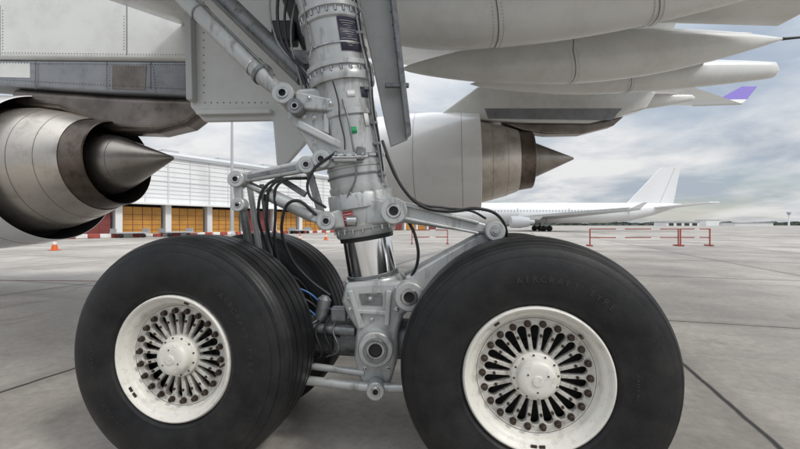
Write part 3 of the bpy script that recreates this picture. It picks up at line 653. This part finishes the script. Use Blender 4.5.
multi('apron_marking_white',[boxgeo((14,30,0.006),60,0.25,0.004),boxgeo((10,48,0.006),120,0.3,0.004)],mliney,GR,smooth=False)

# ---------------------------------------------------------------- terminal / cargo building
mwall=mat('building_white_cladding',(0.78,0.79,0.79),0.5,var=0.04,vscale=0.2,dirt=0.25,dscale=0.6,dark=(0.5,0.5,0.5),streak=True)
mrib=mat('cladding_rib_grey',(0.60,0.61,0.63),0.5)
mroof=mat('building_roof_grey',(0.42,0.44,0.46),0.5,var=0.1,vscale=0.2)
mor=mat('door_amber',(0.55,0.27,0.05),0.55,var=0.2,vscale=0.6)
mma=mat('door_maroon',(0.22,0.05,0.045),0.55,var=0.2,vscale=0.6)
mdk=mat('gap_shade_and_openings',(0.05,0.05,0.05),0.8)  # near-black: shade painted onto the recessed back wall; also window band, distant doors
HB=top('cargo_terminal_building',(-34,42,0))
P0=Vector((-50,18,0)); wd=Vector((0.555,0.832,0)).normalized(); wn_=Vector((wd.y,-wd.x,0)); LEN=112
def HP(t,n,z): return P0+wd*t+wn_*n+Vector((0,0,z))
def hb(name,t0,t1,n0,n1,z0,z1,m): return multi(name,[boxgeo(HP((t0+t1)/2,(n0+n1)/2,(z0+z1)/2),t1-t0,abs(n1-n0),z1-z0,wd,wn_)],m,HB,smooth=False)
hb('upper_wall',0,LEN,-40,0,3.9,9.6,mwall)
hb('parapet',-0.3,LEN+0.3,-40.3,0.3,9.6,10.0,mroof)
hb('roof_step',5,LEN-5,-38,-6,10.0,11.4,mwall)
hb('canopy',0,LEN,0.002,1.2,3.7,3.9,mwall)
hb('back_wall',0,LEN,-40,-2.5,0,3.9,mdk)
hb('mid_band',0,LEN,0.003,0.08,6.6,6.75,mrib)
gs=[];gc=[];gw=[]
t=0;i=0
while t<LEN-4:
    gc.append(boxgeo(HP(t+0.35,-0.5,1.85),0.7,1.2,3.7,wd,wn_))
    m=mma if (i%7 in (2,5)) else mor
    hb('loading_door',t+0.9,t+5.1,-0.5,-0.4,0.1,3.4,m)
    for z in (0.7,1.3,1.9,2.5): gw.append(boxgeo(HP(t+3.0,-0.385,z),4.2,0.03,0.04,wd,wn_))
    for k in range(1,4): gw.append(boxgeo(HP(t+0.9+1.05*k,-0.38,1.75),0.05,0.04,3.3,wd,wn_))
    gs.append(boxgeo(HP(t+0.35,0.05,6.8),0.12,0.1,5.55,wd,wn_))
    gs.append(boxgeo(HP(t+3.1,0.04,6.8),0.06,0.08,5.55,wd,wn_))
    t+=5.4;i+=1
multi('columns',gc,mwall,HB,smooth=False); multi('cladding_seams',gs,mrib,HB,smooth=False); multi('door_ribs',gw,mma,HB,smooth=False)
gs=[boxgeo(HP(LEN/2,0.03,z),LEN,0.05,0.05,wd,wn_) for z in (4.6,5.1,5.6,6.1,7.3,7.9,8.5,9.1)]
multi('cladding_ribs',gs,mrib,HB,smooth=False)
gs=[boxgeo(HP(8+9*k,-12,12.0),2.4,2.0,1.2,wd,wn_) for k in range(11)]
multi('roof_vents',gs,mroof,HB,smooth=False)

SB=top('distant_terminal_building',(5,150,0))
multi('walls',[boxgeo((2,150,3.2),46,10,6.4),boxgeo((-2,149,7.2),20,8,1.6)],mwall,SB,smooth=False)
multi('window_band',[boxgeo((2,144.95,3.6),44,0.06,1.4)],mdk,SB,smooth=False)

LP=top('light_pole',(-21,50,0))
tube('mast',(-21,50,0),(-21,50,14.4),0.24,0.13,mroof,LP)
box('lamp_head',(-21,50,14.5),1.6,0.5,0.3,mroof,LP,bevel=0.05)
tube('foot',(-21,50,0),(-21,50,0.5),0.45,0.35,mroof,LP)

mred=mat('barrier_red',(0.36,0.07,0.05),0.5,var=0.2,vscale=3); mwh=mat('barrier_white',(0.72,0.71,0.69),0.5,var=0.1,vscale=3)
def barrier(x0,x1,y,h=1.0):
    e=top('barrier',((x0+x1)/2,y,0))
    n=max(6,int((x1-x0)/0.5)); gr=[];gw=[]
    for z in (h,h*0.5):
        for i in range(n):
            xa=x0+(x1-x0)*i/n; xb=x0+(x1-x0)*(i+1)/n
            (gr if (i%4!=3) else gw).append(boxgeo(((xa+xb)/2,y,z),xb-xa-0.002,0.05,0.06))
    for x in (x0,x1): gr.append(boxgeo((x,y-0.07,h*0.5),0.06,0.06,h+0.06)); gr.append(boxgeo((x,y,0.05),0.10,0.7,0.08))
    multi('red_rails',gr,mred,e,smooth=False)
    if gw: multi('white_rails',gw,mwh,e,smooth=False)
barrier(11.6,17.0,24.5,1.05); barrier(17.2,19.0,24.6,1.05)
barrier(0.8,3.2,27,0.95)
FN=top('boundary_fence',(-26,44,0)); gr=[];gw=[]
for i in range(60):
    c=HP(12+0.95*i,6.5,0)
    (gr if i%2 else gw).append(boxgeo(c+Vector((0,0,0.22)),0.92,0.3,0.40,wd,wn_))
multi('red_blocks',gr,mred,FN,smooth=False,bevel=0.05); multi('white_blocks',gw,mwh,FN,smooth=False,bevel=0.05)
mo=mat('cone_orange',(0.65,0.12,0.02),0.5)
def cone(x,y):
    e=top('traffic_cone',(x,y,0))
    box('base',(x,y,0.02),0.4,0.4,0.04,mo,e,bevel=0.01)
    lathe('body',[(0.04,0.15),(0.3,0.10)],(x,y,0),(0,0,1),mo,e,seg=20)
    lathe('band',[(0.3,0.103),(0.45,0.073)],(x,y,0),(0,0,1),mwh,e,seg=20)
    lathe('tip',[(0.45,0.07),(0.7,0.025)],(x,y,0),(0,0,1),mo,e,seg=20)
for x,y in ((-17.7,20.5),(-7.5,30),(-15.5,33),(-12.5,31),(-11.5,38),(-6.3,34)): cone(x,y)
def dolly(x,y,a):
    e=top('cargo_dolly',(x,y,0)); X=Vector((math.cos(a),math.sin(a),0)); Y=Vector((-math.sin(a),math.cos(a),0))
    c=Vector((x,y,0))
    multi('deck',[boxgeo(c+Vector((0,0,0.5)),3.0,1.5,0.12,X,Y)]+[boxgeo(c+X*s+Vector((0,0,0.72)),0.06,1.4,0.4,X,Y) for s in (-1.45,1.45)]+[boxgeo(c+X*2.1+Vector((0,0,0.4)),1.2,0.06,0.06,X,Y)],mroof,e,smooth=False)
    gs=[]
    for s in (-1,1):
        for q in (-0.6,0.6): gs.append(lathe_geo([(-0.08,0.16),(-0.06,0.2),(0.06,0.2),(0.08,0.16)],c+X*s+Y*q+Vector((0,0,0.2)),Y,14))
    multi('wheels',gs,M['tyre'],e)
dolly(-27,40,0.98); dolly(-24.5,43.8,0.98); dolly(-14.5,58,0.98)

# ---------------------------------------------------------------- parked airliner
mfus=mat('airliner_white',(0.76,0.77,0.78),0.3,var=0.03,vscale=0.2)
def airliner(name,ox,oy,sc,flip=1):
    e=top(name,(ox,oy,0))
    def V(x,y,z): return (ox+x*sc*flip,oy+y*sc,z*sc)
    prof=[(0,0.0,3.1),(0.5,0.75,3.15),(1.6,1.35,3.3),(3.2,1.8,3.5),(5.5,2.0,3.6),(32,2.0,3.6),(37,1.75,3.85),(41,1.25,4.3),(45,0.6,4.9),(47,0.2,5.2),(47.3,0.02,5.25)]
    vs=[];fs=[];seg=36
    for (x,r,z) in prof:
        for i in range(seg):
            a=2*math.pi*i/seg; vs.append(V(x,r*math.cos(a),z+r*math.sin(a)))
    for j in range(len(prof)-1):
        for i in range(seg):
            k=(i+1)%seg; fs.append((j*seg+i,j*seg+k,(j+1)*seg+k,(j+1)*seg+i))
    meshobj('fuselage',vs,fs,mfus,e,autos=50)
    def pr(nm,pts,th,m): prism(nm,[V(*p) for p in pts],0.0,th*sc,m,e)
    pr('tail_fin',[(36.0,0,5.3),(43.0,0,12.6),(46.8,0,12.8),(45.3,0,5.3)],0.35,mfus)
    pr('rudder_line',[(42.6,0.0,5.6),(45.6,0.0,12.5),(45.68,0.0,12.5),(42.7,0.0,5.6)],0.38,M['skin2'])
    for s in (-1,1):
        pr('tailplane',[(40.5,s*0.8,4.6),(44.5,s*0.8,4.6),(48.2,s*8,5.3),(46.4,s*8,5.3)],0.22,mfus)
        pr('wing',[(13.5,s*1.5,2.6),(21.5,s*1.5,2.6),(27.5,s*19,3.7),(25.6,s*19,3.7)],0.45,M['skin2'])
        pr('winglet_tip',[(25.8,s*19,3.7),(27.5,s*19,3.7),(28.3,s*19.5,4.7),(27.7,s*19.5,4.7)],0.12,mfus)
        pr('pylon',[(13.6,s*6.6,2.9),(17.5,s*6.6,2.9),(16.5,s*6.6,2.2),(12.5,s*6.6,2.3)],0.3,M['skin2'])
        lathe('engine',[(0,0.85*sc),(0.1*sc,1.05*sc),(1.8*sc,1.1*sc),(3.4*sc,0.85*sc),(3.42*sc,0.5*sc),(4.4*sc,0.4*sc)],V(11.2,s*6.6,1.75),(flip,0,0),mroof,e,seg=28)
        tube('main_gear_leg',V(19.3,s*2.6,0.4),V(19.3,s*2.6,2.4),0.14*sc,None,mroof,e)
        for dx in (-0.55,0.55): lathe('main_gear_wheel',[(-0.3*sc,0.4*sc),(-0.2*sc,0.55*sc),(0.2*sc,0.55*sc),(0.3*sc,0.4*sc)],V(19.3+dx,s*2.6,0.55),(0,1,0),M['tyre'],e,seg=24)
    tube('nose_gear_leg',V(4.5,0,0.3),V(4.5,0,2.0),0.11*sc,None,mroof,e)
    lathe('nose_wheel',[(-0.3*sc,0.4*sc),(0.3*sc,0.4*sc)],V(4.5,0,0.4),(0,1,0),M['tyre'],e,seg=24)
    gs=[]
    for i in range(48):
        x=6.5+0.62*i
        gs.append(boxgeo(V(x,-1.985,3.95),0.22*sc,0.05*sc,0.30*sc))
    for x in (5.4,14,24,35.5): gs.append(boxgeo(V(x,-1.96,3.7),0.05*sc,0.07*sc,1.9*sc))
    gs.append(boxgeo(V(1.9,-1.05,3.95),0.9*sc,0.5*sc,0.4*sc))
    multi('windows',gs,mroof,e,smooth=False)
airliner('parked_airliner',9.0,81,1.02)

TR=top('distant_tree_line',(200,700,0))
mtree=mat('distant_foliage',(0.05,0.065,0.05),0.9,var=0.4,vscale=0.05)
def treeline(x0,x1,y,hmin,hmax,n):
    vs=[];fs=[];h=hmin
    for i in range(n+1):
        x=x0+(x1-x0)*i/n; h=min(hmax,max(hmin,h+random.uniform(-1,1)*(hmax-hmin)*0.35))
        vs+=[(x,y,-0.5),(x,y+random.uniform(-3,3),h),(x,y+14,h*0.9),(x,y+18,-0.5)]
    for i in range(n):
        a=i*4;b=a+4
        for k in range(3): fs.append((a+k,b+k,b+k+1,a+k+1))
    meshobj('tree_mass',vs,fs,mtree,TR,smooth=False)
treeline(-700,1100,700,2,7,500)
treeline(150,900,520,1,5,300)
FB=top('control_tower',(350,360,0))
tube('shaft',(350,360,0),(350,360,11),0.7,0.6,mwall,FB); lathe('cab',[(10,0.8),(11.3,1.6),(12.4,1.6),(13,0.8)],(350,360,0),(0,0,1),mroof,FB,seg=16)
TB=top('distant_hangar',(290,420,0))
multi('walls',[boxgeo((290,420,2.0),34,20,4.0),boxgeo((330,430,3.0),14,16,6.0),boxgeo((372,430,1.6),40,20,3.2)],mwall,TB,smooth=False)
multi('roofs',[boxgeo((290,420,4.3),36,22,0.6),boxgeo((330,430,6.2),15,17,0.4),boxgeo((372,430,3.4),42,22,0.4)],mroof,TB,smooth=False)
multi('doors',[boxgeo((278+8*k,409.9,1.4),5,0.1,2.8) for k in range(4)],mdk,TB,smooth=False)

# ---------------------------------------------------------------- sky, sun, camera
el=math.radians(46); SR=math.radians(125)
sd=Vector((math.sin(SR)*math.cos(el),math.cos(SR)*math.cos(el),math.sin(el)))
wld=D.worlds.new('World'); SC.world=wld; wld.use_nodes=True; nt=wld.node_tree; L=nt.links.new
bg=nt.nodes['Background']; bg.inputs['Strength'].default_value=0.1
sky=nt.nodes.new('ShaderNodeTexSky'); sky.sky_type='NISHITA'; sky.sun_disc=False; sky.sun_elevation=el; sky.sun_rotation=SR; sky.air_density=1.0; sky.dust_density=1.0
tc=nt.nodes.new('ShaderNodeTexCoord'); sp=nt.nodes.new('ShaderNodeSeparateXYZ'); L(tc.outputs['Generated'],sp.inputs[0])
def mth(op,a,b):
    n=nt.nodes.new('ShaderNodeMath'); n.operation=op
    for i,q in enumerate((a,b)):
        if isinstance(q,(int,float)): n.inputs[i].default_value=q
        else: L(q,n.inputs[i])
    return n.outputs[0]
z0=mth('MAXIMUM',sp.outputs['Z'],0.0)
zz=mth('ADD',z0,0.16)
cb=nt.nodes.new('ShaderNodeCombineXYZ'); L(mth('DIVIDE',sp.outputs['X'],zz),cb.inputs[0]); L(mth('DIVIDE',sp.outputs['Y'],zz),cb.inputs[1])
n1=nt.nodes.new('ShaderNodeTexNoise'); n1.inputs['Scale'].default_value=1.0; n1.inputs['Detail'].default_value=8; n1.inputs['Roughness'].default_value=0.58; n1.inputs['Distortion'].default_value=0.25
L(cb.outputs[0],n1.inputs['Vector'])
r=nt.nodes.new('ShaderNodeValToRGB'); e=r.color_ramp.elements; e[0].position=0.38; e[1].position=0.60
e[0].color=(0.52,0.59,0.68,1); e[1].color=(1.0,1.0,1.0,1)
L(n1.outputs['Fac'],r.inputs['Fac'])
# overcast brightness grows towards the zenith
lum=mth('MULTIPLY',mth('ADD',mth('MULTIPLY',mth('MULTIPLY',z0,z0),2.4),1.0),8.0)
sc=nt.nodes.new('ShaderNodeVectorMath'); sc.operation='SCALE'; L(lum,sc.inputs['Scale']); L(r.outputs['Color'],sc.inputs[0])
n2=nt.nodes.new('ShaderNodeTexNoise'); n2.inputs['Scale'].default_value=0.8; n2.inputs['Detail'].default_value=6; L(cb.outputs[0],n2.inputs['Vector'])
mr=nt.nodes.new('ShaderNodeMapRange'); mr.inputs['From Min'].default_value=0.36; mr.inputs['From Max'].default_value=0.52; mr.inputs['To Min'].default_value=0.45; mr.inputs['To Max'].default_value=0.98; L(n2.outputs['Fac'],mr.inputs['Value'])
mx=nt.nodes.new('ShaderNodeMixRGB'); L(mr.outputs['Result'],mx.inputs['Fac']); L(sky.outputs['Color'],mx.inputs['Color1']); L(sc.outputs['Vector'],mx.inputs['Color2'])
L(mx.outputs['Color'],bg.inputs['Color'])
sl=D.lights.new('sun','SUN'); sl.energy=1.5; sl.angle=math.radians(10); sl.color=(1,0.96,0.9)
so=D.objects.new('sun',sl); so.rotation_euler=sd.to_track_quat('Z','Y').to_euler(); so.location=(0,-5,20); col.objects.link(so)
cam=D.cameras.new('camera'); cam.lens=18; cam.sensor_width=36; cam.clip_end=6000; cam.clip_start=0.05
co=D.objects.new('camera',cam); co.location=(0,0,1.325); co.rotation_euler=(math.radians(90),0,0); col.objects.link(co); SC.camera=co
SC.view_settings.view_transform='Standard'; SC.view_settings.look='None'; SC.view_settings.exposure=0
